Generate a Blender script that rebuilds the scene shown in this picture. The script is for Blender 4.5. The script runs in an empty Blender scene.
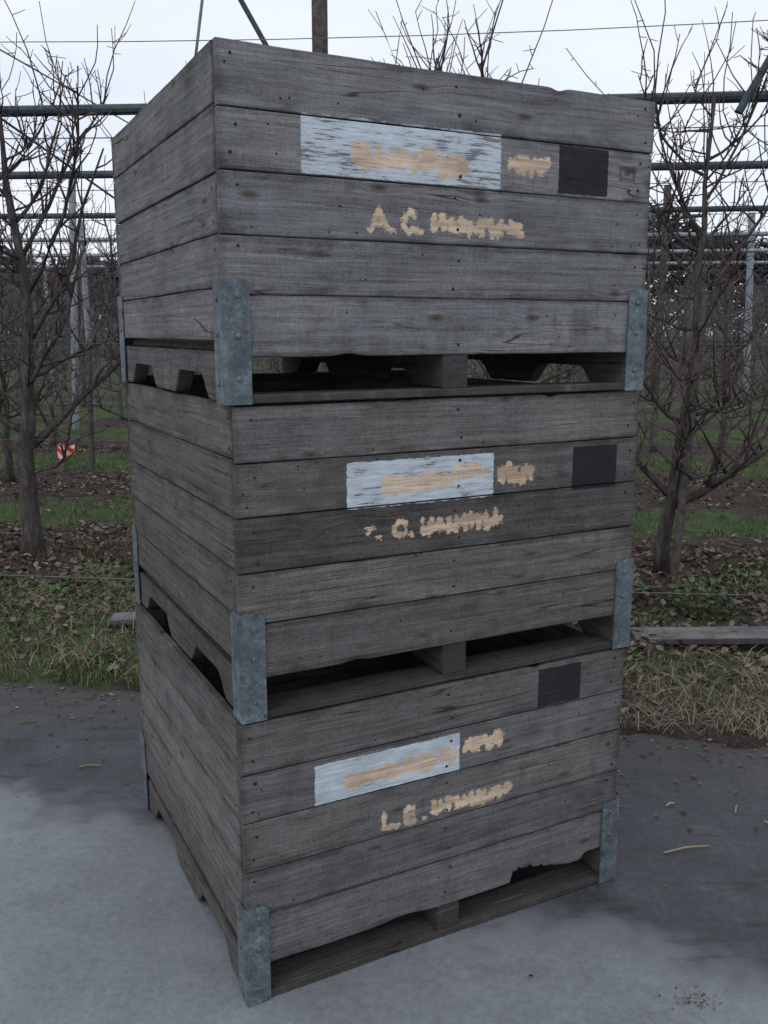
import bpy, math, random
import numpy as np
from mathutils import Vector, Matrix
random.seed(7); rng=np.random.default_rng(7)
S=bpy.context.scene
COL=S.collection
# ------------------------------------------------------------------ helpers
class NT:
    def __init__(s,name):
        s.m=bpy.data.materials.new(name); s.m.use_nodes=True; s.t=s.m.node_tree; s.t.nodes.clear()
        s.out=s.t.nodes.new('ShaderNodeOutputMaterial'); s.b=s.t.nodes.new('ShaderNodeBsdfPrincipled')
        s.t.links.new(s.b.outputs[0],s.out.inputs[0])
    def n(s,t,**k):
        nd=s.t.nodes.new(t)
        for a,b in k.items(): setattr(nd,a,b)
        return nd
    def put(s,inp,v):
        if isinstance(v,bpy.types.NodeSocket): s.t.links.new(v,inp)
        elif v is not None:
            if isinstance(v,(tuple,list)) and len(v)==3 and inp.type=='RGBA': v=(*v,1)
            inp.default_value=v
    def ma(s,op,a,b=None,c=None,clamp=False):
        nd=s.n('ShaderNodeMath',operation=op); nd.use_clamp=clamp
        s.put(nd.inputs[0],a)
        if b is not None: s.put(nd.inputs[1],b)
        if c is not None: s.put(nd.inputs[2],c)
        return nd.outputs[0]
    def mul(s,a,b): return s.ma('MULTIPLY',a,b)
    def add(s,a,b): return s.ma('ADD',a,b)
    def noise(s,vec,scale=1,detail=3,rough=.5,col=False):
        nd=s.n('ShaderNodeTexNoise'); s.put(nd.inputs['Vector'],vec); s.put(nd.inputs['Scale'],scale); s.put(nd.inputs['Detail'],detail); s.put(nd.inputs['Roughness'],rough)
        return nd.outputs['Color' if col else 'Fac']
    def mr(s,v,a,b,c=0.,d=1.,smooth=False):
        nd=s.n('ShaderNodeMapRange'); nd.clamp=True
        if smooth: nd.interpolation_type='SMOOTHSTEP'
        for i,x in enumerate((v,a,b,c,d)): s.put(nd.inputs[i],x)
        return nd.outputs[0]
    def mix(s,f,a,b,mode='MIX'):
        nd=s.n('ShaderNodeMix',data_type='RGBA',blend_type=mode)
        s.put(nd.inputs[0],f); s.put(nd.inputs[6],a); s.put(nd.inputs[7],b); return nd.outputs[2]
    def ramp(s,f,stops):
        nd=s.n('ShaderNodeValToRGB'); s.put(nd.inputs[0],f); e=nd.color_ramp.elements
        while len(e)<len(stops): e.new(.5)
        for i,(p,c) in enumerate(stops): e[i].position=p; e[i].color=(*c,1)
        return nd.outputs[0]
    def attr(s,name): return s.n('ShaderNodeAttribute',attribute_name=name)
    def comb(s,x,y,z):
        nd=s.n('ShaderNodeCombineXYZ'); s.put(nd.inputs[0],x); s.put(nd.inputs[1],y); s.put(nd.inputs[2],z); return nd.outputs[0]
    def sep(s,v):
        nd=s.n('ShaderNodeSeparateXYZ'); s.put(nd.inputs[0],v); return nd.outputs
    def pos(s): return s.n('ShaderNodeNewGeometry').outputs['Position']
    def rnd(s): return s.n('ShaderNodeNewGeometry').outputs['Random Per Island']
    def fin(s,col,rough=.85,bump=None,strength=.3,dist=.002,metal=0.,spec=.3):
        s.put(s.b.inputs['Base Color'],col); s.put(s.b.inputs['Roughness'],rough); s.put(s.b.inputs['Metallic'],metal); s.put(s.b.inputs['Specular IOR Level'],spec)
        if bump is not None:
            nd=s.n('ShaderNodeBump'); s.put(nd.inputs['Height'],bump); nd.inputs['Strength'].default_value=strength; nd.inputs['Distance'].default_value=dist
            s.t.links.new(nd.outputs[0],s.b.inputs['Normal'])
        return s.m
def mesh_obj(name,V,Fc,mat,parent=None,attrs=None,smooth=False,link=True):
    me=bpy.data.meshes.new(name)
    V=np.asarray(V,dtype=np.float32)
    me.from_pydata(V.tolist() if len(V)<200000 else V, [], Fc if isinstance(Fc,list) else Fc.tolist())
    if mat: me.materials.append(mat)
    if attrs:
        for k,(ty,arr) in attrs.items():
            a=me.attributes.new(k,ty,'POINT')
            a.data.foreach_set('vector' if ty=='FLOAT_VECTOR' else 'value',np.asarray(arr,dtype=np.float32).ravel())
    if smooth: me.polygons.foreach_set('use_smooth',[True]*len(me.polygons))
    me.update()
    if not link: return me
    ob=bpy.data.objects.new(name,me); COL.objects.link(ob)
    if parent: ob.parent=parent
    return ob
def empty(name,loc=(0,0,0),rz=0):
    e=bpy.data.objects.new(name,None); e.location=loc; e.rotation_euler=(0,0,rz); COL.objects.link(e); e.empty_display_size=.2; return e
def tube(V,F,pts,rads,n=6):
    base=len(V); m=len(pts)
    for i in range(m):
        a=pts[max(0,i-1)]; b=pts[min(m-1,i+1)]
        t=(b-a); t=t/(np.linalg.norm(t)+1e-9)
        ref=np.array([0,0,1.]) if abs(t[2])<.8 else np.array([1.,0,0])
        s=np.cross(t,ref); s/=np.linalg.norm(s); w=np.cross(s,t)
        for k in range(n):
            an=2*math.pi*k/n
            V.append(pts[i]+rads[i]*(s*math.cos(an)+w*math.sin(an)))
    for i in range(m-1):
        for k in range(n):
            k2=(k+1)%n
            F.append((base+i*n+k,base+i*n+k2,base+(i+1)*n+k2,base+(i+1)*n+k))
    F.append(tuple(base+k for k in range(n))[::-1]); F.append(tuple(base+(m-1)*n+k for k in range(n)))
A=lambda *x: np.array(x,dtype=float)

# ------------------------------------------------------------------ materials
def wood_mat():
    N=NT('weathered_wood')
    g=N.attr('gco').outputs['Vector']; gx,gy,gz=N.sep(g)
    misc=N.sep(N.attr('misc').outputs['Vector'])
    tint,hz,br=misc[0],misc[1],misc[2]
    ed=N.attr('ed').outputs['Fac']
    kv=N.comb(N.mul(gx,3.6),N.mul(gy,11.),0.)
    vo=N.n('ShaderNodeTexVoronoi',voronoi_dimensions='2D'); N.put(vo.inputs['Vector'],kv); vo.inputs['Scale'].default_value=1
    kd=vo.outputs['Distance']; ksel=N.mr(N.sep(vo.outputs['Color'])[0],.72,.74)
    kfield=N.mul(N.mr(kd,.30,.0,0,1,True),ksel)
    warp=N.noise(N.comb(N.mul(gx,.9),N.mul(gy,5),gz),1,2)
    yy=N.add(gy,N.add(N.mul(N.ma('SUBTRACT',warp,.5),.026),N.mul(kfield,.011)))
    fine=N.noise(N.comb(N.mul(gx,13),N.mul(yy,520),N.mul(gz,200)),1,3,.65)
    med=N.noise(N.comb(N.mul(gx,1.8),N.mul(yy,95),N.mul(gz,40)),1,4,.62)
    saw=N.noise(N.comb(N.mul(gx,190),N.mul(gy,22),gz),1,2,.6)
    grit=N.noise(g,220,3,.7)
    f=N.add(N.add(N.mul(fine,.32),N.mul(med,.32)),N.add(N.mul(saw,.08),N.mul(grit,.28)))
    blot=N.noise(N.comb(N.mul(gx,1.8),N.mul(gy,5),gz),1,5,.62)
    blot2=N.noise(N.comb(N.mul(gx,8),N.mul(gy,13),gz),1,5,.68)
    drip=N.noise(N.comb(N.mul(gx,26),N.mul(gy,2.5),gz),1,3,.6)
    cold=N.ramp(f,[(.38,(.085,.086,.090)),(.46,(.160,.163,.171)),(.54,(.222,.226,.237)),(.64,(.32,.325,.338))])
    warm=N.ramp(f,[(.38,(.052,.045,.040)),(.46,(.105,.094,.086)),(.54,(.150,.137,.127)),(.64,(.225,.211,.20))])
    tw=N.ma('ADD',tint,N.mul(N.ma('SUBTRACT',blot,.5),2.0),clamp=True)
    c=N.mix(tw,cold,warm)
    c=N.mix(1.,c,N.ramp(N.add(N.mul(blot,.6),N.mul(blot2,.4)),[(.36,(.54,.50,.47)),(.5,(.97,.97,.97)),(.63,(1.34,1.34,1.34))]),'MULTIPLY')
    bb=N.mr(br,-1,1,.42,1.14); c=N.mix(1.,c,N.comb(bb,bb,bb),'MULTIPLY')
    low=N.mr(hz,.30,.08,0.,.35)
    st=N.mr(N.add(N.add(N.mul(blot2,.75),N.mul(drip,.27)),N.mul(low,.28)),.575,.74,0,.68)
    c=N.mix(st,c,(.045,.037,.032))
    em=N.mr(N.add(ed,N.mul(N.ma('SUBTRACT',blot2,.5),.05)),.012,-.005,0,.6); c=N.mix(em,c,(.04,.035,.032))
    sc=N.mr(N.noise(N.comb(N.mul(gx,5),N.mul(gy,70),gz),1,3,.7),.64,.74,0,.35); c=N.mix(sc,c,(.34,.325,.31))
    cr=N.noise(N.comb(N.mul(gx,1.0),N.mul(yy,20),gz),1,1)
    crm=N.mul(N.mr(N.ma('ABSOLUTE',N.ma('SUBTRACT',cr,.5)),.006,.0015),N.mr(blot,.51,.58))
    c=N.mix(N.mul(crm,.75),c,(.016,.014,.013))
    kj=N.add(kd,N.mul(N.ma('SUBTRACT',N.noise(g,60,2),.5),.05))
    km=N.mul(N.mr(kj,.075,.05),ksel); kr=N.mul(N.mul(N.mr(kj,.11,.075),ksel),.5)
    c=N.mix(kr,c,(.07,.06,.053)); c=N.mix(N.mul(km,.85),c,N.mix(N.mr(kj,.0,.05),(.04,.03,.024),(.11,.083,.065)))
    v2=N.n('ShaderNodeTexVoronoi',voronoi_dimensions='2D'); N.put(v2.inputs['Vector'],N.comb(N.mul(gx,17),N.mul(gy,17),0.)); v2.inputs['Scale'].default_value=1
    hm=N.mul(N.mr(v2.outputs['Distance'],.055,.04),N.mr(N.sep(v2.outputs['Color'])[1],.86,.87)); c=N.mix(N.mul(hm,.85),c,(.02,.017,.015))
    h=N.add(f,N.add(N.mul(crm,-1.2),N.mul(hm,-1.)))
    sd=N.sep(N.attr('marks').outputs['Vector'])
    nb=N.ma('SUBTRACT',N.noise(N.comb(N.mul(gx,40),N.mul(gy,120),gz),1,3,.6),.5)
    nc=N.ma('SUBTRACT',N.noise(N.comb(N.mul(gx,75),N.mul(gy,95),gz),1,4,.7),.5)
    pm=N.mr(N.add(sd[0],N.mul(nb,.010)),.001,-.001)
    wear=N.add(N.mul(fine,.35),N.add(N.mul(blot2,.50),N.mul(N.noise(N.comb(N.mul(gx,14),N.mul(gy,130),gz),1,4,.7),.65)))
    wthr=N.attr('wear').outputs['Fac']
    pm=N.mul(pm,N.mr(wear,wthr,N.ma('SUBTRACT',wthr,.03)))
    c=N.mix(N.mul(pm,.92),c,N.mix(N.mr(wear,.6,.85),(.66,.73,.81),(.42,.455,.49)))
    bm=N.mr(N.add(sd[2],N.mul(nb,.008)),.001,-.001); bm=N.mul(bm,N.mr(wear,.97,.88,.3,1.))
    bm=N.mul(bm,N.attr('fade').outputs['Fac'])
    c=N.mix(N.mul(bm,.96),c,N.mix(wear,(.010,.010,.013),(.030,.031,.037)))
    sm=N.mr(N.add(sd[1],N.mul(nc,.034)),.0012,-.0028)
    tanc=N.mix(N.mr(N.add(N.mul(med,.5),N.mul(blot2,.5)),.40,.60),(.84,.65,.47),(.46,.335,.235))
    tanc=N.mix(N.mr(fine,.50,.66,0,.75),tanc,(.29,.215,.155))
    c=N.mix(N.mul(sm,.92),c,tanc)
    return N.fin(c,.95,h,.6,.0022,spec=.08)
WOOD=wood_mat()
def metal_mat():
    N=NT('galvanised_steel'); p=N.pos()
    vo=N.n('ShaderNodeTexVoronoi'); N.put(vo.inputs['Vector'],p); vo.inputs['Scale'].default_value=140
    a=N.noise(p,25,4,.6); b=N.noise(p,9,3)
    c=N.ramp(N.add(N.mul(N.sep(vo.outputs['Color'])[0],.22),N.mul(a,.8)),[(.3,(.082,.10,.115)),(.55,(.145,.177,.198)),(.8,(.25,.295,.315))])
    c=N.mix(N.mr(N.noise(p,38,5,.7),.55,.67,0,.8),c,(.085,.057,.045))
    c=N.mix(N.mr(b,.5,.7,0,.55),c,(.055,.061,.066))
    return N.fin(c,.6,a,.3,.001,metal=.3,spec=.3)
METAL=metal_mat()
def flat(name,c1,c2,scale=20,rough=.8,metal=0,bump=.3,spec=.3):
    N=NT(name); p=N.pos(); a=N.noise(p,scale,4,.6)
    return N.fin(N.mix(N.mr(a,.35,.65),c1,c2),rough,a,bump,.004,metal=metal,spec=spec)
NAIL=flat('rusty_nail',(.02,.016,.014),(.06,.04,.03),200,.7,.3)
BOLT=flat('bolt_steel',(.10,.10,.10),(.24,.23,.22),150,.5,.6)

# ------------------------------------------------------------------ marks
def box_sdf(x,z,x0,x1,z0,z1,sh=0.):
    cx,cz=(x0+x1)/2,(z0+z1)/2; dx=np.abs(x-cx)-(x1-x0)/2; dz=np.abs(z-cz-sh*(x-cx))-(z1-z0)/2
    return np.hypot(np.maximum(dx,0),np.maximum(dz,0))+np.minimum(np.maximum(dx,dz),0)
def seg_sdf(x,z,a,b,r):
    ax,az=a;bx,bz=b;vx,vz=bx-ax,bz-az;t=np.clip(((x-ax)*vx+(z-az)*vz)/(vx*vx+vz*vz+1e-9),0,1)
    return np.hypot(x-ax-t*vx,z-az-t*vz)-r
def blob_run(x0,x1,z0,z1,seed,r=.011,step=.022):
    R=random.Random(seed); L=[]; x=x0
    while x<x1:
        zt=z1-R.uniform(0,.35)*(z1-z0); zb=z0+R.uniform(0,.35)*(z1-z0)
        L.append(((x,zt),(x+R.uniform(-.008,.008),zb),r*R.uniform(.6,1.1)))
        nx=x+step*R.uniform(.7,1.25)
        if R.random()<.92: L.append(((x,(zt+zb)/2+R.uniform(-.012,.012)),(min(nx,x1),(zt+zb)/2+R.uniform(-.012,.012)),r*R.uniform(.75,1.15)))
        x=nx
    return L
def letter(ch,x,z0,z1,w,r=.0055):
    P={'A':[((0,0),(.5,1)),((.5,1),(1,0)),((.2,.38),(.8,.38))],'C':[((1,.85),(.6,1)),((.6,1),(.15,.75)),((.15,.75),(.1,.25)),((.1,.25),(.55,0)),((.55,0),(1,.15))],
       'L':[((.1,1),(.1,0)),((.1,0),(.9,0))],'.':[((0,0),(.05,0))],'E':[((.1,1),(.1,0)),((.1,0),(.9,0)),((.1,.5),(.8,.5)),((.1,1),(.9,1))]}[ch]
    return [((x+a[0]*w,z0+a[1]*(z1-z0)),(x+b[0]*w,z0+b[1]*(z1-z0)),r) for a,b in P]
MK={}
MK[2]=dict(paint=(.187,.712,.505,.632,0,.815),black=(.888,1.048,.508,.624),
  scrub=blob_run(.315,.62,.526,.578,1,.012)+blob_run(.745,.850,.545,.588,2,.013)+letter('A',.357,.393,.438,.044,.0075)+letter('.',.414,.393,.4,.03,.008)+letter('C',.440,.392,.438,.036,.0085)+letter('.',.490,.393,.4,.03,.008)+blob_run(.525,.780,.393,.434,3,.010,.024),
  sym=(1.085,1.140,.551,.590))
MK[1]=dict(paint=(.280,.705,.497,.612,.0,.865),black=(.966,1.122,.491,.612),
  scrub=blob_run(.385,.585,.528,.572,4,.012)+blob_run(.590,.690,.545,.590,14,.009)+blob_run(.728,.828,.528,.574,5,.013)+blob_run(.335,.350,.425,.452,6,.008)+letter('.',.365,.420,.43,.03,.008)+letter('C',.408,.418,.455,.033,.0085)+letter('.',.458,.418,.43,.03,.008)+blob_run(.492,.730,.414,.458,7,.011,.024),sym=None)
MK[0]=dict(paint=(.192,.620,.503,.611,.0,.91),black=(.882,1.034,.632,.745),
  scrub=blob_run(.285,.605,.526,.574,11,.012)+blob_run(.640,.752,.550,.582,12,.012)+letter('L',.382,.388,.428,.034,.008)+letter('.',.425,.386,.43,.03,.008)+letter('E',.450,.386,.428,.032,.0085)+letter('.',.51,.386,.43,.03,.007)+blob_run(.540,.795,.386,.426,13,.011,.025),sym=None)

# ------------------------------------------------------------------ crate
class Buf:
    def __init__(s): s.V=[];s.F=[];s.g=[];s.m=[];s.k=[];s.w=[];s.e=[];s.fd=[];s.n=0
def wob(R,amp,n=5,kmax=18):
    ps=[(R.uniform(1,kmax),R.uniform(0,6.28),R.uniform(.3,1)) for _ in range(n)]
    def f(s): 
        o=0*s
        for k,p,a in ps: o=o+a*np.sin(k*s+p)/(1+k*.08)
        return o*amp/n*1.8
    return f
def board(B,O,U,Vd,Nd,L,bot,top,T,tint,R,cell=.02,marks=None,zoff=0.,amp=.0014,cup=.0016,bright=None):
    O,U,Vd,Nd=map(lambda v:np.array(v,float),(O,U,Vd,Nd))
    nx=max(2,int(L/cell))
    botf=bot if callable(bot) else (lambda s,b=bot:b+0*s); topf=top if callable(top) else (lambda s,b=top:b+0*s)
    s0=np.linspace(L*.25,L*.75,5); Hm=float(np.mean(topf(s0)-botf(s0))); nz=max(2,int(Hm/cell))
    be=.0022
    s=np.concatenate([[0],np.linspace(be,L-be,nx+1),[L]]); mid=np.linspace(be/Hm,1-be/Hm,nz+1)
    g2=min(.22,.018/Hm); mid=np.unique(np.concatenate([mid,[g2,1-g2]])); tt=np.concatenate([[0],mid,[1]])
    w1,w2,w3=wob(R,amp),wob(R,amp),wob(R,cup,4,7)
    SS,TT=np.meshgrid(s,tt,indexing='ij'); b=botf(SS)+w1(SS); t=topf(SS)+w2(SS)
    Z=b+(t-b)*TT
    bow=w3(SS)+cup*.8*(np.abs(TT-.5)*2)**2*R.uniform(-1,1)
    edge=np.zeros_like(SS); edge[0,:]=be;edge[-1,:]=be;edge[:,0]=be;edge[:,-1]=be
    off=A(R.uniform(0,50),R.uniform(0,50),R.uniform(0,50)); rb=R.random() if bright is None else bright
    P0=O+SS[...,None]*U+Z[...,None]*Vd+(bow+edge)[...,None]*Nd
    P1=O+SS[...,None]*U+Z[...,None]*Vd+(bow+T-edge)[...,None]*Nd
    ni,nj=SS.shape; base=B.n
    idx=np.arange(ni*nj).reshape(ni,nj)
    q=np.stack([idx[:-1,:-1],idx[1:,:-1],idx[1:,1:],idx[:-1,1:]],-1).reshape(-1,4)
    F=[q+base,q[:,::-1]+base+ni*nj]
    M=ni*nj
    def side(a):
        return np.stack([a[:-1],a[:-1]+M,a[1:]+M,a[1:]],-1)+base
    F+= [side(idx[:,0]),side(idx[::-1,-1]),side(idx[0,::-1]),side(idx[-1,:])]
    B.V.append(P0.reshape(-1,3));B.V.append(P1.reshape(-1,3));B.F+=F
    E=np.minimum(np.minimum(SS,L-SS)*.6,np.minimum(Z-b,t-Z))
    fade=np.ones(SS.shape)
    if marks:
        x=SS;z=Z+zoff
        px=marks['paint'];d0=box_sdf(x,z,*px[:4],px[4]);d2=box_sdf(x,z,*marks['black'])
        if marks['sym']:
            a=marks['sym'];mx,mz=(a[0]+a[1])/2,(a[2]+a[3])/2
            w_=.0042
            ring=np.maximum(box_sdf(x,z,*a),-box_sdf(x,z,a[0]+w_*2,a[1]-w_*2,a[2]+w_*2,a[3]-w_*2))
            dd=np.minimum(ring,box_sdf(x,z,mx-.011,mx+.011,mz-.0045,mz+.0045))
            d2=np.minimum(d2,dd); fade=np.where(x>1.066,.55,1.)
        d1=np.ones_like(x)
        for a,b_,r in marks['scrub']: d1=np.minimum(d1,seg_sdf(x,z,a,b_,r))
        K=np.stack([d0,d1,d2],-1); wv=px[5]
    else: K=np.ones(SS.shape+(3,)); wv=.9
    for off2,side_ in ((0.,0),(T,1)):
        G=np.stack([SS,Z,np.full_like(SS,off2)],-1)+off
        B.g.append(G.reshape(-1,3)); B.m.append(np.stack([np.full(SS.shape,tint),Z+zoff,np.full(SS.shape,rb)],-1).reshape(-1,3))
        B.k.append((K if side_==0 else np.ones_like(K)).reshape(-1,3)); B.w.append(np.full(M,wv)); B.e.append(E.ravel()); B.fd.append(fade.ravel())
    B.n+=2*M
def emit(B,name,parent):
    V=np.concatenate(B.V);F=np.concatenate(B.F)
    return mesh_obj(name,V,F.tolist(),WOOD,parent,{'gco':('FLOAT_VECTOR',np.concatenate(B.g)),'misc':('FLOAT_VECTOR',np.concatenate(B.m)),'marks':('FLOAT_VECTOR',np.concatenate(B.k)),'wear':('FLOAT',np.concatenate(B.w)),'ed':('FLOAT',np.concatenate(B.e)),'fade':('FLOAT',np.concatenate(B.fd))})
W,D,H=1.195,1.1425,.76
def disc(V,F,c,nrm,r,h,n=10):
    c=np.array(c,float);nrm=np.array(nrm,float)
    tube(V,F,[c-nrm*.002,c+nrm*h*.6,c+nrm*h],[r,r,r*.6],n)
def make_crate(k,loc,yaw,tint,tint_side,seed,bshift=0.):
    R=random.Random(seed)
    root=empty('wooden_crate',loc,yaw)
    zb=[.760,.627,.500,.367,.241,.104]
    B=Buf()
    T=.021
    for i in range(5):
        z1,z0=zb[i],zb[i+1]; z1-=.0014 if i else 0; z0+=.0014
        e0,e1=R.uniform(-.003,.002),R.uniform(-.004,.004)
        bot=z0
        if i==4:
            if k==0:
                ww=wob(R,.005,6,40)
                def bot(s,z0=z0,ww=ww):
                    j=.004*np.sin(s*160)+.003*np.sin(s*310+1)
                    m=np.clip((s-.80)/.012,0,1)*np.clip((1.02-s)/.16,0,1)
                    return z0-.006+ww(s)+m*(.036+j)+.012*np.exp(-((s-.45)/.07)**2)+.02*np.clip((s-1.06)/.02,0,1)
            else:
                ww=wob(R,.003,6,30); bot=lambda s,z0=z0,ww=ww: z0+ww(s)+.006*np.exp(-((s-.3)/.03)**2)
        if i==0:
            ww2=wob(R,.004,6,25); top=lambda s,z1=z1,ww2=ww2: z1-.003+ww2(s)-.007*np.exp(-((s-.88)/.02)**2)
        else: top=z1
        board(B,(e0,R.uniform(-.0015,.0005),0),(1,0,0),(0,0,1),(0,1,0),W-e0+e1,bot,top,T,tint+R.uniform(-.22,.22),R,.006 if i in(0,1,2) or (i==4 and k==0) else .015,MK[k] if i in (0,1,2) else None,bright=R.uniform(0,1)+bshift)
    emit(B,'front_boards',root)
    B=Buf()
    zs=[.758,.635,.497,.372,.257,.140]
    for xo,ux,nd in ((0,1,(1,0,0)),(W,-1,(-1,0,0))):
        for i in range(5):
            board(B,(xo,T+.003,0),(0,1,0),(0,0,1),nd,D-2*T-.006,zs[i+1]+.0015,zs[i]-(.0015 if i else 0),T,tint_side+R.uniform(-.15,.15),R,.03,amp=.002,bright=R.uniform(-.1,.8)+bshift)
    emit(B,'side_boards',root)
    B=Buf()
    for i in range(5): board(B,(W,D,0),(-1,0,0),(0,0,1),(0,-1,0),W,zb[i+1]+.002,zb[i]-.002,T,tint,R,.05)
    emit(B,'back_boards',root)
    B=Buf()
    for cx,cy in ((T+.003,T+.003),(W-T-.063,T+.003),(T+.003,D-T-.063),(W-T-.063,D-T-.063)):
        board(B,(cx,cy,0),(0,1,0),(0,0,1),(1,0,0),.06,.142,.745,.06,tint,R,.06)
    emit(B,'corner_posts',root)
    B=Buf()
    for j in range(10):
        y0=T+.004+j*(D-2*T)/10
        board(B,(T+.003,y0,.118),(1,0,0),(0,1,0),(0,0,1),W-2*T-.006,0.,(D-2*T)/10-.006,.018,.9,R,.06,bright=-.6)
    emit(B,'floor_boards',root)
    def arch(s):
        z=.004+0*s
        for a,b in ((.135,.475),(.675,1.015)):
            u=np.clip(np.minimum(s-a,b-s)/.075,0,1); z=z+.060*(u*u*(3-2*u))
        return z
    B=Buf()
    for x0,th in ((.003,.042),(W-.045,.042)):
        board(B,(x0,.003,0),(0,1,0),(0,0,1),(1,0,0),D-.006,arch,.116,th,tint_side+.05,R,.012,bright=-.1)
    a2=lambda s: np.maximum(arch(s),.023)
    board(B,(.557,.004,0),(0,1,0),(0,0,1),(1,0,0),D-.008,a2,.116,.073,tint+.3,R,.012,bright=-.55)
    emit(B,'stringers',root)
    B=Buf()
    for y0 in (-.002,D-.10):
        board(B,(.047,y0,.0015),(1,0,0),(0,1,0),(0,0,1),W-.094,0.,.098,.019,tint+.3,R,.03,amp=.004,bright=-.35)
    emit(B,'base_boards',root)
    V=[];F=[];VB=[];FB=[]
    def slab(x0,x1,y0,y1,z0,z1,cut=0.,ax=0,sgn=1):
        b=len(V)
        if ax==0: prof=[(x0,z0),(x1,z0),(x1,z1-cut if sgn>0 else z1),(x1-cut if sgn>0 else x1,z1),(x0+cut if sgn<0 else x0,z1),(x0,z1-cut if sgn<0 else z1)]; pts=[(p[0],y,p[1]) for y in (y0,y1) for p in prof]
        else: prof=[(y0,z0),(y1,z0),(y1,z1-cut if sgn>0 else z1),(y1-cut if sgn>0 else y1,z1),(y0+cut if sgn<0 else y0,z1),(y0,z1-cut if sgn<0 else z1)]; pts=[(x,p[0],p[1]) for x in (x0,x1) for p in prof]
        V.extend([A(*p) for p in pts]); n=6
        F.append(tuple(b+i for i in range(n))); F.append(tuple(b+n+i for i in range(n))[::-1])
        for i in range(n): F.append((b+i,b+n+i,b+n+(i+1)%n,b+(i+1)%n))
    t=.0035; zt=.272+R.uniform(-.006,.006)
    for sx,xc in ((1,0.),(-1,W)):
        for sy,yc in ((1,0.),(-1,D)):
            fw=.058
            xs=sorted((xc-sx*(t+.002),xc+sx*fw))
            ys=sorted((yc-sy*.003,yc-sy*(t+.004)))
            slab(xs[0],xs[1],ys[0],ys[1],.001,zt,.012,0,sx)
            xs2=sorted((xc-sx*.0025,xc-sx*(t+.0025))); ys2=sorted((yc-sy*.0025,yc+sy*fw))
            slab(xs2[0],xs2[1],ys2[0],ys2[1],.001,zt,.012,1,sy)
            for zz in (.05,.16,.235):
                disc(VB,FB,(xc+sx*.03,yc-sy*.008,zz+R.uniform(-.01,.01)),(0,-sy,0),.007,.004)
                disc(VB,FB,(xc-sx*.006,yc+sy*.032,zz+R.uniform(-.01,.01)),(-sx,0,0),.007,.004)
    mesh_obj('corner_brackets',V,F,METAL,root); mesh_obj('bracket_bolts',VB,FB,BOLT,root)
    V=[];F=[]
    for i in range(5):
        zc=(zb[i]+zb[i+1])/2
        for xx in (.035,W-.035,.59):
            for dz in (-.035,.035):
                if i==4 and xx!=.59: continue
                if R.random()<.12: continue
                disc(V,F,(xx+R.uniform(-.012,.012),-0.001,zc+dz+R.uniform(-.008,.008)),(0,-1,0),R.uniform(.003,.0045),.0016,8)
        for yy in (.05,D-.05):
            for dz in (-.035,.035): disc(V,F,(0.0005,yy+R.uniform(-.01,.01),zc+dz),(-1,0,0),.0035,.0016,8)
    mesh_obj('nails',V,F,NAIL,root)
    return root
make_crate(0,(-.3443,2.0186,0.001),.4773,.60,.70,21,0.)
make_crate(1,(-.3369,2.0314,.762),.4769,.85,.85,22,-.15)
make_crate(2,(-.3498,2.0213,1.523),.4677,.20,.35,23,.0)

# ------------------------------------------------------------------ ground
edge=lambda x: 3.83-.195*x
def hz(x,y): return (.022*np.sin(x*1.9+y*1.3)+.02*np.sin(x*.8-y*2.3+1)+.012*np.sin(x*5.1+y*4.2)+.010*np.sin(x*9.3-y*7.7)+.02*np.sin(y*.5+x*.2))
def gheight(x,y):
    d=y-edge(x); return np.where(d<.03,-.045,-.012+(hz(x,y)+.02)*np.clip((d-.03)/.9,0,1))
t=np.linspace(-1,1,321); gx=np.sinh(t*6)/np.sinh(6)*260
gy=-20+np.concatenate([np.linspace(0,21,30),np.linspace(21.1,34,230),34+(np.linspace(0,1,160)[1:]**3)*380])
X,Y=np.meshgrid(gx,gy,indexing='ij'); Z=gheight(X,Y)
idx=np.arange(X.size).reshape(X.shape); q=np.stack([idx[:-1,:-1],idx[1:,:-1],idx[1:,1:],idx[:-1,1:]],-1).reshape(-1,4)
def ground_mat():
    N=NT('orchard_soil'); p=N.pos(); x,y,z=N.sep(p)
    v=N.add(y,N.mul(x,.07)); n1=N.noise(p,.9,4,.6); n2=N.noise(p,6,5,.65); n3=N.noise(p,45,4,.7)
    vv=N.add(v,N.mul(N.ma('SUBTRACT',n1,.5),1.6))
    ph=N.ma('COSINE',N.mul(N.ma('SUBTRACT',vv,8.2),2*math.pi/3.4))
    far=N.mr(y,9,16,0,.6)
    gm=N.mul(N.mr(N.add(N.add(ph,far),N.mul(N.ma('SUBTRACT',n2,.5),2.4)),.15,.8),.9)
    soil=N.ramp(N.add(N.mul(n2,.6),N.mul(n3,.5)),[(.35,(.026,.020,.018)),(.55,(.068,.052,.045)),(.75,(.14,.11,.09))])
    grass=N.ramp(N.add(N.mul(n2,.5),N.mul(n3,.5)),[(.3,(.035,.05,.020)),(.55,(.075,.112,.045)),(.75,(.13,.17,.075))])
    c=N.mix(gm,soil,grass)
    return N.fin(c,.95,N.add(n2,n3),.8,.03,spec=.1)
mesh_obj('orchard_ground',np.stack([X,Y,Z],-1).reshape(-1,3),q.tolist(),ground_mat(),smooth=True)
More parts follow.
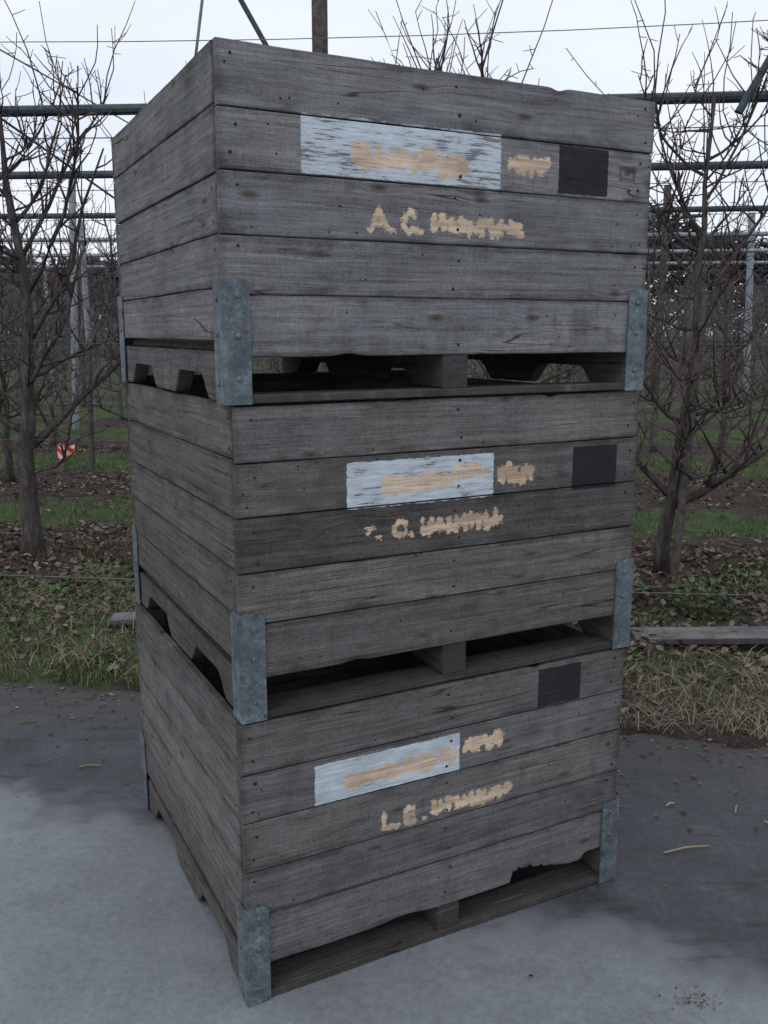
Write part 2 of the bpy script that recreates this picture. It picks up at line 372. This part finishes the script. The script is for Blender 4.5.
def pave_mat():
    N=NT('concrete_pavement'); p=N.pos(); x,y,z=N.sep(p)
    n0=N.noise(p,1.3,4,.6); n1=N.noise(p,5,5,.6); n2=N.noise(p,40,4,.7); n3=N.noise(p,300,2,.6)
    b=N.add(y,N.mul(x,.42)); b=N.add(b,N.add(N.mul(N.ma('SUBTRACT',n0,.5),.7),N.mul(N.ma('SUBTRACT',n1,.5),.55)))
    wet=N.mr(b,2.42,2.70,0,1,True)
    e=N.add(N.add(y,N.mul(x,.195)),N.mul(N.ma('SUBTRACT',n1,.5),.35)); mud=N.mr(e,3.3,3.85,0,.8)
    dry=N.ramp(N.add(N.mul(n0,.40),N.add(N.mul(n1,.25),N.mul(n2,.35))),[(.35,(.145,.155,.168)),(.50,(.212,.226,.240)),(.66,(.285,.302,.315))])
    wc=N.ramp(N.add(N.mul(n1,.5),N.mul(n2,.5)),[(.3,(.028,.030,.034)),(.5,(.050,.053,.059)),(.72,(.095,.10,.11))])
    c=N.mix(wet,dry,wc)
    sp=N.mr(n3,.56,.67,0,.55); c=N.mix(sp,c,(.06,.06,.062)); sp2=N.mr(n3,.41,.32,0,.45); c=N.mix(N.mul(sp2,N.mr(wet,0,1,1,.4)),c,(.36,.37,.38))
    c=N.mix(mud,c,N.mix(n2,(.028,.024,.021),(.08,.068,.056)))
    st=N.mr(N.noise(p,2.6,5,.7),.56,.70,0,.4); c=N.mix(st,c,(.08,.083,.088))
    tr=N.mr(N.noise(N.comb(N.mul(x,3),N.mul(y,14),0.),1,4,.7),.55,.66,0,.6); c=N.mix(N.mul(tr,wet),c,(.022,.021,.021))
    return N.fin(c,N.mr(wet,0,1,.85,.5),N.add(n2,N.mul(n3,.6)),.45,.004,spec=.3)
xs=np.linspace(-14,14,900); V=[];F=[]
eg=edge(xs)+.035*np.sin(xs*3.1)+.02*np.sin(xs*11+1)+.012*np.sin(xs*29)+.008*np.sin(xs*63+2)
for i,xx in enumerate(xs): V+= [(xx,-18,0),(xx,eg[i]-.05,0),(xx,eg[i],-.006),(xx,eg[i]+.02,-.05)]
for i in range(len(xs)-1):
    for j in range(3): a=i*4+j; F.append((a,a+4,a+5,a+1))
mesh_obj('concrete_pavement',V,F,pave_mat())

# ------------------------------------------------------------------ vegetation scatter
def blades(name,P,hgt,wid,lean,mat):
    n=len(P); az=rng.uniform(0,6.283,n); ln=rng.uniform(.1,1,n)*lean*hgt; la=rng.uniform(0,6.283,n)
    sx,sy=np.cos(az)*wid/2,np.sin(az)*wid/2; V=np.zeros((n,5,3))
    for j,(u,w) in enumerate(((0,1),(0,-1),(.55,-.8),(.55,.8),(1,0))):
        V[:,j,0]=P[:,0]+sx*w+np.cos(la)*ln*u**1.8; V[:,j,1]=P[:,1]+sy*w+np.sin(la)*ln*u**1.8; V[:,j,2]=P[:,2]+hgt*u*(1-.25*(lean>1)*u)
    b=np.arange(n)*5
    F=[]; 
    for i in b.tolist(): F.append((i,i+1,i+2,i+3)); F.append((i+3,i+2,i+4))
    return mesh_obj(name,V.reshape(-1,3),F,mat)
def islmat(name,stops,rough=.8):
    N=NT(name); r=N.rnd(); p=N.pos(); n=N.noise(p,3,2)
    f=N.add(N.mul(r,.8),N.mul(n,.3)); N.fin(N.ramp(f,stops),rough,spec=.2); return N.m
GR=islmat('grass_blades',[(.1,(.032,.055,.020)),(.5,(.08,.12,.042)),(.78,(.14,.18,.07)),(.9,(.27,.24,.14))])
DRY=islmat('dry_straw',[(.1,(.12,.095,.065)),(.5,(.26,.215,.15)),(1,(.42,.36,.27))])
LEAF=islmat('dead_leaves',[(.1,(.034,.024,.021)),(.45,(.090,.063,.050)),(.75,(.165,.118,.094)),(1,(.28,.22,.18))])
WEED=islmat('weed_leaves',[(.1,(.03,.05,.02)),(.5,(.07,.11,.046)),(1,(.14,.175,.085))])
def scat(n,x0,x1,d0,d1,dens=None,pw=1.):
    x=rng.uniform(x0,x1,n); d=d0+(d1-d0)*rng.uniform(0,1,n)**pw; y=edge(x)+d
    P=np.stack([x,y,gheight(x,y)],-1)
    if dens is not None: P=P[rng.uniform(0,1,n)<dens(x,y,d)]
    return P
cl=lambda x,y:.5+.5*np.sin(x*2.3+1.7*np.sin(y*1.9))*np.cos(y*2.7+1.3*np.sin(x*1.4))
cl2=lambda x,y:.5+.5*np.sin(x*6.1+1.7*np.sin(y*5.3))*np.cos(y*7.7+1.3*np.sin(x*4.4))
P=np.concatenate([scat(22000,-5,-.6,0.0,.65,lambda x,y,d:np.clip(1.15-d*1.5,0,1)*np.clip(1.5*cl2(x*1.6,y*1.4)-.15,.05,1)),
  scat(9000,.6,4,.05,.5,lambda x,y,d:.3*cl(x,y)),
  scat(80000,-7,7,.4,3.0,lambda x,y,d:np.clip(cl(x,y)*1.2+cl2(x,y)*.7-.85,0,.8))])
blades('grass',P,rng.uniform(.02,.07,len(P))*(.7+.6*cl2(P[:,0]*2,P[:,1]*2)),.0045,1.0,GR)
def alley(x,y,d): v=y+.07*x; return np.clip(np.cos((v-8.2)*2*math.pi/3.4)*1.0+cl(x*.7,y*1.1)*.8+cl2(x,y)*.5-1.0,0,.85)
P=scat(110000,-12,12,3,12,alley,1.2); blades('alley_grass',P,rng.uniform(.03,.07,len(P)),.008,.9,GR)
P=np.concatenate([scat(11000,.9,4.5,.03,1.0,lambda x,y,d:np.clip(1.15-d,0,1)),scat(5000,-5,-.9,.1,1.6)])
P[:,2]+=rng.uniform(0,.02,len(P)); blades('dry_grass',P,rng.uniform(.02,.10,len(P)),.004,2.6,DRY)
def quads(name,P,size,mat,tilt=.6,fold=.35,asp=.6):
    n=len(P); az=rng.uniform(0,6.283,n); tl=rng.normal(0,tilt,n); t2=rng.normal(0,tilt,n); s=size
    ux=np.stack([np.cos(az),np.sin(az),np.sin(tl)],-1); ux/=np.linalg.norm(ux,axis=1)[:,None]
    vx=np.stack([-np.sin(az),np.cos(az),np.sin(t2)],-1); vx/=np.linalg.norm(vx,axis=1)[:,None]
    nz=np.cross(ux,vx); s=s[:,None]
    V=np.stack([P-ux*s*.5,P-ux*s*.1+vx*s*asp*.5+nz*s*fold*.5,P+ux*s*.28+vx*s*asp*.36+nz*s*fold*.4,P+ux*s*.55+nz*s*.1,P+ux*s*.28-vx*s*asp*.36+nz*s*fold*.4,P-ux*s*.1-vx*s*asp*.5+nz*s*fold*.5],1)
    F=[]
    for i in (np.arange(n)*6).tolist(): F.append((i,i+1,i+2,i+3)); F.append((i,i+3,i+4,i+5))
    return mesh_obj(name,V.reshape(-1,3),F,mat)
def under(x,y,d): v=y+.07*x; return np.clip(.55-np.cos((v-8.2)*2*math.pi/3.4)*.55,.08,1)
P=np.concatenate([scat(24000,-6,6,.15,3.6,lambda x,y,d:np.clip(d*.8,0.08,.85)),scat(26000,-10,10,3.6,9,under)])
P[:,2]+=rng.uniform(.004,.03,len(P)); quads('leaf_litter',P,rng.uniform(.025,.07,len(P)),LEAF,.45)
def weed(cx,cy,rad,hh,n,seed,name='weed_plant',ls=(.025,.055),mat=WEED):
    r2=np.random.default_rng(seed); a=r2.uniform(0,6.283,n); rr=rad*np.sqrt(r2.uniform(0,1,n)); z=hh*r2.uniform(.05,1,n)*(1-.6*(rr/rad)**2)
    x=cx+rr*np.cos(a); y=cy+rr*np.sin(a); P=np.stack([x,y,gheight(x,y)+z],-1)
    o=quads(name,P,r2.uniform(*ls,n),mat,.5,.25,.7)
    V=[];F=[]
    for i in range(0,n,5):
        b=A(cx+(x[i]-cx)*.3,cy+(y[i]-cy)*.3,0); b[2]=float(gheight(b[0],b[1]))-.01
        tube(V,F,[b,(b+P[i])/2+A(0,0,.02),P[i]],[.002,.0016,.001],3)
    mesh_obj('stems',V,F,DRY,o); return o
for i,(x,y,r_,h_,n_) in enumerate([(1.95,5.35,.20,.24,260),(-1.75,5.75,.4,.22,360),(-2.35,5.45,.4,.14,260),(-1.35,5.35,.2,.12,120),(2.75,5.0,.25,.14,140),(1.35,4.9,.18,.1,90),(-2.9,5.9,.35,.18,220),(2.35,5.75,.3,.12,150),(-1.5,6.3,.35,.2,220),(1.5,5.7,.25,.12,140),(-2.2,5.0,.25,.08,120),(-1.45,4.45,.12,.07,60),(1.25,4.35,.12,.06,50)]):
    weed(x,y,r_,h_,n_,100+i)
V=[];F=[]
for i in range(170):
    x=random.choice([-1,1])*random.uniform(1,4.5); y=edge(x)+random.uniform(.6,4); a=random.uniform(0,6.28); L=random.uniform(.12,.45); z=float(gheight(np.array(x),np.array(y)))+.02
    m=A(x,y,z); dv=A(math.cos(a),math.sin(a),random.uniform(0,.12))*L
    tube(V,F,[m,m+dv*.5+A(0,0,.02),m+dv],[.004,.003,.002],4)
mesh_obj('pruned_twigs',V,F,flat('twig_litter',(.08,.06,.05),(.19,.16,.135),30))
x=rng.uniform(-3.5,3.5,1300); d=rng.exponential(.26,1300); y=edge(x)-.02-d; P=np.stack([x,y,np.full(1300,.004)],-1); quads('debris',P,rng.uniform(.005,.028,1300),LEAF,.2)
V=[];F=[]
for (x0,y0,a,L) in [(.92,2.70,.25,.17),(-1.2,3.3,.1,.09),(1.25,2.95,1.1,.06),(1.35,2.85,2.0,.05),(1.02,3.0,.5,.04),(-.95,3.5,.8,.06),(1.5,2.95,.2,.07),(-1.6,3.7,.4,.08)]:
    dv=A(math.cos(a),math.sin(a),0)*L; m=A(x0,y0,.006); tube(V,F,[m,m+dv*.5+A(0,.006,.003),m+dv],[.003,.0035,.002],5)
mesh_obj('straw_stalks',V,F,DRY)
P=np.stack([rng.normal(.79,.04,70),rng.normal(2.03,.022,70),np.full(70,.003)],-1); quads('dirt_crumbs',P,rng.uniform(.004,.010,70),LEAF,.3)
def plank(x,y,rz,L,w,z):
    B=Buf(); R=random.Random(int(x*100)); board(B,(0,0,0),(1,0,0),(0,1,0),(0,0,1),L,0.,w,.032,.45,R,.03,amp=.005,bright=.9); 
    o=emit(B,'timber_plank',None); o.location=(x,y,z); o.rotation_euler=(.06,-.02,rz)
plank(1.36,4.66,-.03,1.4,.18,.025); plank(-1.56,4.92,.1,.6,.13,.045)
STONE=flat('stone',(.12,.105,.09),(.24,.215,.19),14,.9)
def stone(x,y,sx,sy,sz,rz,seed):
    R=random.Random(seed); n=11;V=[];F=[]
    rad=[R.uniform(.8,1.15) for _ in range(n)]
    for lv,(z,s) in enumerate(((-.03,1.),(sz*.5,1.03),(sz*.9,.85),(sz,.5))):
        for i in range(n):
            a=6.283*i/n; px,py=sx*s*rad[i]*math.cos(a),sy*s*rad[i]*math.sin(a)
            V.append(A(x+px*math.cos(rz)-py*math.sin(rz),y+px*math.sin(rz)+py*math.cos(rz),z+R.uniform(-.006,.006)+float(gheight(x,y))))
    for l in range(3):
        for i in range(n): F.append((l*n+i,l*n+(i+1)%n,(l+1)*n+(i+1)%n,(l+1)*n+i))
    F.append(tuple(3*n+i for i in range(n))); mesh_obj('stone',V,F,STONE)
stone(2.0,4.45,.06,.05,.04,.5,5);stone(1.35,4.95,.07,.05,.05,.5,6)

# ------------------------------------------------------------------ trees
def bark():
    N=NT('bark'); p=N.n('ShaderNodeTexCoord').outputs['Object']; x,y,z=N.sep(p)
    a=N.noise(N.comb(N.mul(x,30),N.mul(y,30),N.mul(z,8)),1,4,.65); b=N.noise(p,6,4,.6)
    c=N.ramp(a,[(.3,(.028,.023,.022)),(.55,(.075,.064,.061)),(.75,(.15,.137,.13))])
    c=N.mix(N.mr(b,.5,.68,0,.6),c,(.105,.115,.085))
    return N.fin(c,.9,a,.7,.01,spec=.15)
BARK=bark()
def twigm(name,a,b,c_):
    N=NT(name); p=N.n('ShaderNodeTexCoord').outputs['Object']
    c=N.ramp(N.noise(p,5,3),[(.35,a),(.55,b),(.7,c_)]); return N.fin(c,.7,spec=.3)
TWIG=twigm('twigs',(.040,.027,.028),(.085,.058,.057),(.14,.105,.098))
HAZE_TWIG=twigm('hazed_tree_twigs',(.075,.066,.068),(.135,.12,.122),(.19,.175,.172))  # twigs greyed and lightened: distance haze painted into the colour
HAZE_BARK=twigm('hazed_tree_bark',(.07,.064,.062),(.12,.11,.108),(.17,.16,.15))  # bark copy for distant rows, haze mixed into its colour
def grow(R,p,d,L,r0,r1,n,up=.0,jit=.12):
    pts=[p];dd=d/np.linalg.norm(d)
    for i in range(n):
        dd=dd+A(R.gauss(0,jit),R.gauss(0,jit),R.gauss(0,jit)+up); dd/=np.linalg.norm(dd); pts.append(pts[-1]+dd*L/n)
    return pts,[r0+(r1-r0)*i/n for i in range(n+1)]
def make_tree(seed,Ht=3.1,r0=.06,lean=(0,0),nl=26,dens=1.,extra=(),sides=5,twn=1.,tw=1.,mats=None):
    R=random.Random(seed);V=[];F=[];V2=[];F2=[]
    n=12;pts=[];px,py=0,0
    for i in range(n+1):
        u=i/n; pts.append(A(lean[0]*u+px,lean[1]*u+py,-.05+u*Ht)); px+=R.gauss(0,.022);py+=R.gauss(0,.022)
    rad=[r0*(1.3 if i==0 else 1)*(1-.84*(i/n)**.8) for i in range(n+1)]
    rad=[r*(1+R.uniform(-.1,.12)) for r in rad]
    tube(V,F,pts,rad,9)
    def at(u):
        f=u*n;i=min(n-1,int(f));return pts[i]+(pts[i+1]-pts[i])*(f-i),rad[i]
    def lateral(u,az,el,L,rr,up=.10):
        p,tr=at(u); d=A(math.cos(az)*math.cos(el),math.sin(az)*math.cos(el),math.sin(el))
        m=7;bp,br=grow(R,p,d,L,rr,rr*.28,m,up,.13); tube(V,F,bp,br,sides)
        ns=int(L*8*dens)+1
        for _ in range(ns):
            f=R.uniform(.15,1)*m;i=min(m-1,int(f));q=bp[i]+(bp[i+1]-bp[i])*(f-i)
            a2=R.uniform(0,6.283);e2=R.uniform(-.1,1.3)
            d2=A(math.cos(a2)*math.cos(e2),math.sin(a2)*math.cos(e2),math.sin(e2)+.3)
            L2=R.uniform(.12,.5)*(1 if R.random()<.7 else 1.9)
            sp,sr=grow(R,q,d2,L2,br[i]*.5+.0018*tw,.0022*tw,4,.12,.16); tube(V2,F2,sp,sr,4)
            for __ in range(int(R.uniform(1,5)*twn)):
                f2=R.uniform(.1,1)*4;j=min(3,int(f2));q2=sp[j]+(sp[j+1]-sp[j])*(f2-j)
                a3=R.uniform(0,6.283);e3=R.uniform(-.3,1.2);d3=A(math.cos(a3)*math.cos(e3),math.sin(a3)*math.cos(e3),math.sin(e3))
                tp,tr3=grow(R,q2,d3,R.uniform(.03,.17),.0028*tw,.0019*tw,2,.05,.1); tube(V2,F2,tp,tr3,3)
    for i in range(nl):
        u=.20+.78*(i+R.random()*.8)/nl
        lateral(u,R.uniform(0,6.283),R.uniform(-.05,.75),(1.15-.75*u)*R.uniform(.6,1.25),(.019-.011*u)*R.uniform(.7,1.2))
    for e in extra: lateral(*e)
    for i in range(3):
        p,_=at(R.uniform(.85,1)); sp,sr=grow(R,p,A(R.gauss(0,.3),R.gauss(0,.3),1),R.uniform(.4,.8),.006,.002,5,.05,.08); tube(V2,F2,sp,sr,4)
    nb=len(V); Vt=V+V2; Ft=F+[tuple(a+nb for a in f) for f in F2]
    m1,m2=mats or (BARK,TWIG)
    me=mesh_obj('apple_tree',Vt,Ft,m1,link=False,smooth=True); me.materials.append(m2)
    mi=[0]*len(F)+[1]*len(F2); me.polygons.foreach_set('material_index',mi); return me
def place(me,name,loc,rz=0,s=1,parent=None):
    o=bpy.data.objects.new(name,me);COL.objects.link(o);o.location=loc;o.rotation_euler=(0,0,rz);o.scale=(s,s,s)
    if parent:o.parent=parent
    return o
heroL=make_tree(3,3.3,.078,(.05,0),22,1.1,[(.26,.3,.55,1.5,.034,.06),(.30,2.9,.5,1.3,.03,.08),(.5,.1,.9,1.5,.024,.07),(.62,3.0,.8,1.3,.020,.08),(.4,-.5,.7,1.2,.02,.07),(.68,.2,1.0,1.5,.018,.05),(.75,-.2,.75,1.1,.015,.1),(.8,3.3,.9,1.0,.013,.06),(.85,.4,.5,.9,.012,.12),(.6,-.1,.85,1.7,.020,.08)],tw=1.2)
heroR=make_tree(5,3.2,.056,(.10,0),22,1.1,[(.17,-.1,.35,1.6,.030,.09),(.19,3.2,.75,1.1,.026,.06),(.72,3.0,1.0,1.0,.014,.05),(.6,.2,.8,1.2,.018,.06),(.8,.1,.7,1.0,.012,.05),(.35,3.3,.4,.9,.02,.06),(.85,3.2,.4,.8,.012,.15),(.88,.0,.3,.8,.011,.18),(.7,2.8,.5,.9,.014,.12)],tw=1.2)
rowy=lambda Y,x: Y-.07*x
place(heroL,'apple_tree',(-2.66,6.65,0)); place(heroR,'apple_tree',(1.98,6.25,0))
var=[make_tree(30+i,3.0,.05,(random.uniform(-.1,.1),0),24,1.,sides=4) for i in range(3)]
low=[make_tree(60+i,3.1,.05,(random.uniform(-.1,.1),0),22,.9,sides=3,twn=.6,tw=1.6,mats=(HAZE_BARK,HAZE_TWIG)) for i in range(4)]
for i,(x,sc_) in enumerate([(-5.3,1),(-3.75,.97),(-1.35,.97),(.15,1.16),(.85,1.14),(3.15,.97),(4.4,.97)]): place(var[i%3],'apple_tree',(x,rowy(6.4,x),0),i*1.9,sc_)
for i,x in enumerate(np.arange(-7.6,8,1.6)):
    xx=x+random.uniform(-.15,.15); place(var[(i+1)%3],'apple_tree',(xx,rowy(9.95,xx)+.2,0),i*2.3,random.uniform(.9,1.05))
dist=empty('distant_orchard_trees')
for r in range(2,13):
    Y=6.5+3.4*r; half=.45*Y+2
    for x in np.arange(-half,half,1.5):
        if abs(x)<.1*Y-.5: continue
        xx=x+random.uniform(-.3,.3); place(low[random.randrange(4)],'tree',(xx,rowy(Y,xx)+random.uniform(-.2,.2),0),random.uniform(0,6.28),random.uniform(.85,1.1),dist)
FAR=islmat('far_twigs',[(.1,(.045,.052,.050)),(.6,(.075,.082,.078)),(1,(.11,.115,.11))],.9)
n=110000; x=rng.uniform(-70,70,n); prof=7.3+1.0*np.sin(x*.11)+.7*np.sin(x*.37+1)+.5*np.sin(x*1.1)
z=prof*np.sqrt(rng.uniform(0,1,n))*1.02; y=66+rng.uniform(-4,4,n)-.05*x
quads('distant_treeline',np.stack([x,y,z],-1),rng.uniform(.3,.9,n),FAR,1.2,.2,.35)

# ------------------------------------------------------------------ trellis
PIPE=flat('dark_painted_pipe',(.030,.045,.052),(.06,.085,.095),12,.55,.2)
STEEL=flat('light_steel',(.20,.225,.25),(.32,.345,.37),10,.5,.3)
POST=flat('timber_post',(.05,.045,.04),(.12,.10,.09),25,.9)
WIRE=flat('wire',(.12,.13,.14),(.2,.21,.22),10,.5,.5)
def pole(name,a,b,r,mat,parent=None,sag=0,n=2,sides=10):
    V=[];F=[];a=A(*a);b=A(*b);pts=[a+(b-a)*i/(n) +A(0,0,-sag*4*(i/n)*(1-i/n)) for i in range(n+1)]
    tube(V,F,pts,[r]*(n+1),sides); return mesh_obj(name,V,F,mat,parent,smooth=False)
for r in range(0,6):
    Y=6.5+3.4*r; half=.6*Y+4; root=empty('trellis_frame'); 
    zt=3.22 if r==0 else 3.36
    rr=.036 if r==0 else .04
    pole('top_rail',(-half,rowy(Y,-half),zt-.01),(half,rowy(Y,half),zt+.03),rr,PIPE if r<3 else STEEL,root,.05,12)
    for zz in (.9,1.6,2.3): pole('wire',(-half,rowy(Y,-half),zz),(half,rowy(Y,half),zz),.002,WIRE,root,.0,2,4)
    if r: pole('net_wire',(-half,rowy(Y,-half)-.4,zt+.32),(half,rowy(Y,half)-.4,zt+.36),.006,WIRE,root,.1,8,4)
    if r==0: xs_=[-7.5,-.43,6.6]
    elif r==1: xs_=[-6.2,.3,6.9]
    else: xs_=np.arange(-half,half,7.5)+random.uniform(0,2)
    for x in xs_: pole('post',(x,rowy(Y,x)+.05,-.1),(x,rowy(Y,x)+.05,4.3 if r==0 else zt+.3),.055 if r<2 else .05,POST if r%2==0 else STEEL,root)
pole('steel_post',(-5.42,15.9,-.1),(-5.2,15.9,4.3),.06,STEEL); pole('steel_post',(8.75,22,-.1),(8.55,22,4.4),.08,STEEL)
pole('wooden_stake',(2.01,6.08,-.1),(2.10,6.10,1.95),.028,POST)
pole('wooden_stake',(-3.45,10.6,-.1),(-3.4,10.6,1.5),.03,POST)
pole('diagonal_strut',(-1.13,6.5,4.15),(-.35,6.5,2.8),.018,PIPE); pole('diagonal_strut',(2.20,6.0,3.02),(2.85,6.0,4.2),.024,PIPE)
pole('brace_wire',(-1.30,6.5,3.2),(-1.15,6.5,4.1),.010,WIRE)
pole('brace_wire',(-3.3,6.7,3.95),(-1.2,9.9,3.0),.006,WIRE); pole('brace_wire',(-2.75,6.7,3.2),(-1.7,9.5,2.3),.009,PIPE)
pole('overhead_wire',(-4.5,6.6,3.62),(5,6.0,3.72),.003,WIRE,None,.12,10,4)
pole('fence_wire',(-5,5.5,.28),(5,4.75,.22),.0025,WIRE,None,.03,8,4)
N=NT('red_white_tape'); p=N.n('ShaderNodeTexCoord').outputs['Object']; x_,y_,z_=N.sep(p)
s_=N.mr(N.ma('SINE',N.mul(N.add(x_,z_),45)),-.1,.1); TAPE=N.fin(N.mix(s_,(.80,.06,.03),(.8,.72,.68)),.5)
V=[];F=[]
for i in range(8):
    u=i/7; V+= [A(-4.17+.22*u,11.5+.03*math.sin(u*9),.27+.02*math.sin(u*7)),A(-4.17+.22*u,11.5+.03*math.sin(u*9+1),.12-.03*math.sin(u*5))]
for i in range(7): F.append((2*i,2*i+1,2*i+3,2*i+2))
b=len(V); V+=[A(-4.17,11.49,.25),A(-4.09,11.48,.25),A(-4.10,11.48,-.04),A(-4.17,11.5,0)]; F.append((b,b+1,b+2,b+3))
tp=mesh_obj('marker_tape',V,F,TAPE); pole('cane',(-4.18,11.5,-.05),(-4.17,11.5,.33),.008,POST,tp)

# ------------------------------------------------------------------ light
w=bpy.data.worlds.new('World');S.world=w;w.use_nodes=True;nt=w.node_tree
bg=nt.nodes['Background'];sky=nt.nodes.new('ShaderNodeTexSky');sky.sky_type='NISHITA';sky.sun_disc=False
sky.sun_elevation=math.radians(35);sky.sun_rotation=math.radians(215)
tc=nt.nodes.new('ShaderNodeTexCoord');mp=nt.nodes.new('ShaderNodeMapping');mp.inputs['Scale'].default_value=(1,1,4)
no=nt.nodes.new('ShaderNodeTexNoise');no.inputs['Scale'].default_value=2.2;no.inputs['Detail'].default_value=5
cr=nt.nodes.new('ShaderNodeValToRGB');cr.color_ramp.elements[0].position=.32;cr.color_ramp.elements[0].color=(.78,.86,1.0,1);cr.color_ramp.elements[1].position=.6;cr.color_ramp.elements[1].color=(.95,1.0,1.08,1)
sc=nt.nodes.new('ShaderNodeVectorMath');sc.operation='SCALE';sc.inputs['Scale'].default_value=10.
mx=nt.nodes.new('ShaderNodeMix');mx.data_type='RGBA';mx.inputs[0].default_value=.95
L=nt.links.new
L(tc.outputs['Generated'],mp.inputs[0]);L(mp.outputs[0],no.inputs['Vector']);L(no.outputs['Fac'],cr.inputs[0]);L(cr.outputs[0],sc.inputs[0]);L(sky.outputs[0],mx.inputs[6]);L(sc.outputs[0],mx.inputs[7]);L(mx.outputs[2],bg.inputs[0]);bg.inputs[1].default_value=.1
sd=bpy.data.lights.new('sun','SUN');sd.energy=.5;sd.angle=math.radians(25);sd.color=(1,.97,.93);so=bpy.data.objects.new('sun',sd);COL.objects.link(so)
el,az=math.radians(35),math.radians(215)
dirv=Vector((math.sin(az)*math.cos(el),math.cos(az)*math.cos(el),math.sin(el))); so.rotation_euler=dirv.to_track_quat('Z','Y').to_euler()
# ------------------------------------------------------------------ camera
cd=bpy.data.cameras.new('camera');co=bpy.data.objects.new('camera',cd);COL.objects.link(co);S.camera=co
cd.sensor_fit='VERTICAL';cd.sensor_height=36;cd.lens=905.57/1024*36;cd.clip_end=900;cd.clip_start=.05
co.location=(0,0,1.684);co.rotation_euler=(math.radians(90)-.1964,0,0)
S.view_settings.view_transform='Standard';S.view_settings.look='None';S.view_settings.exposure=0
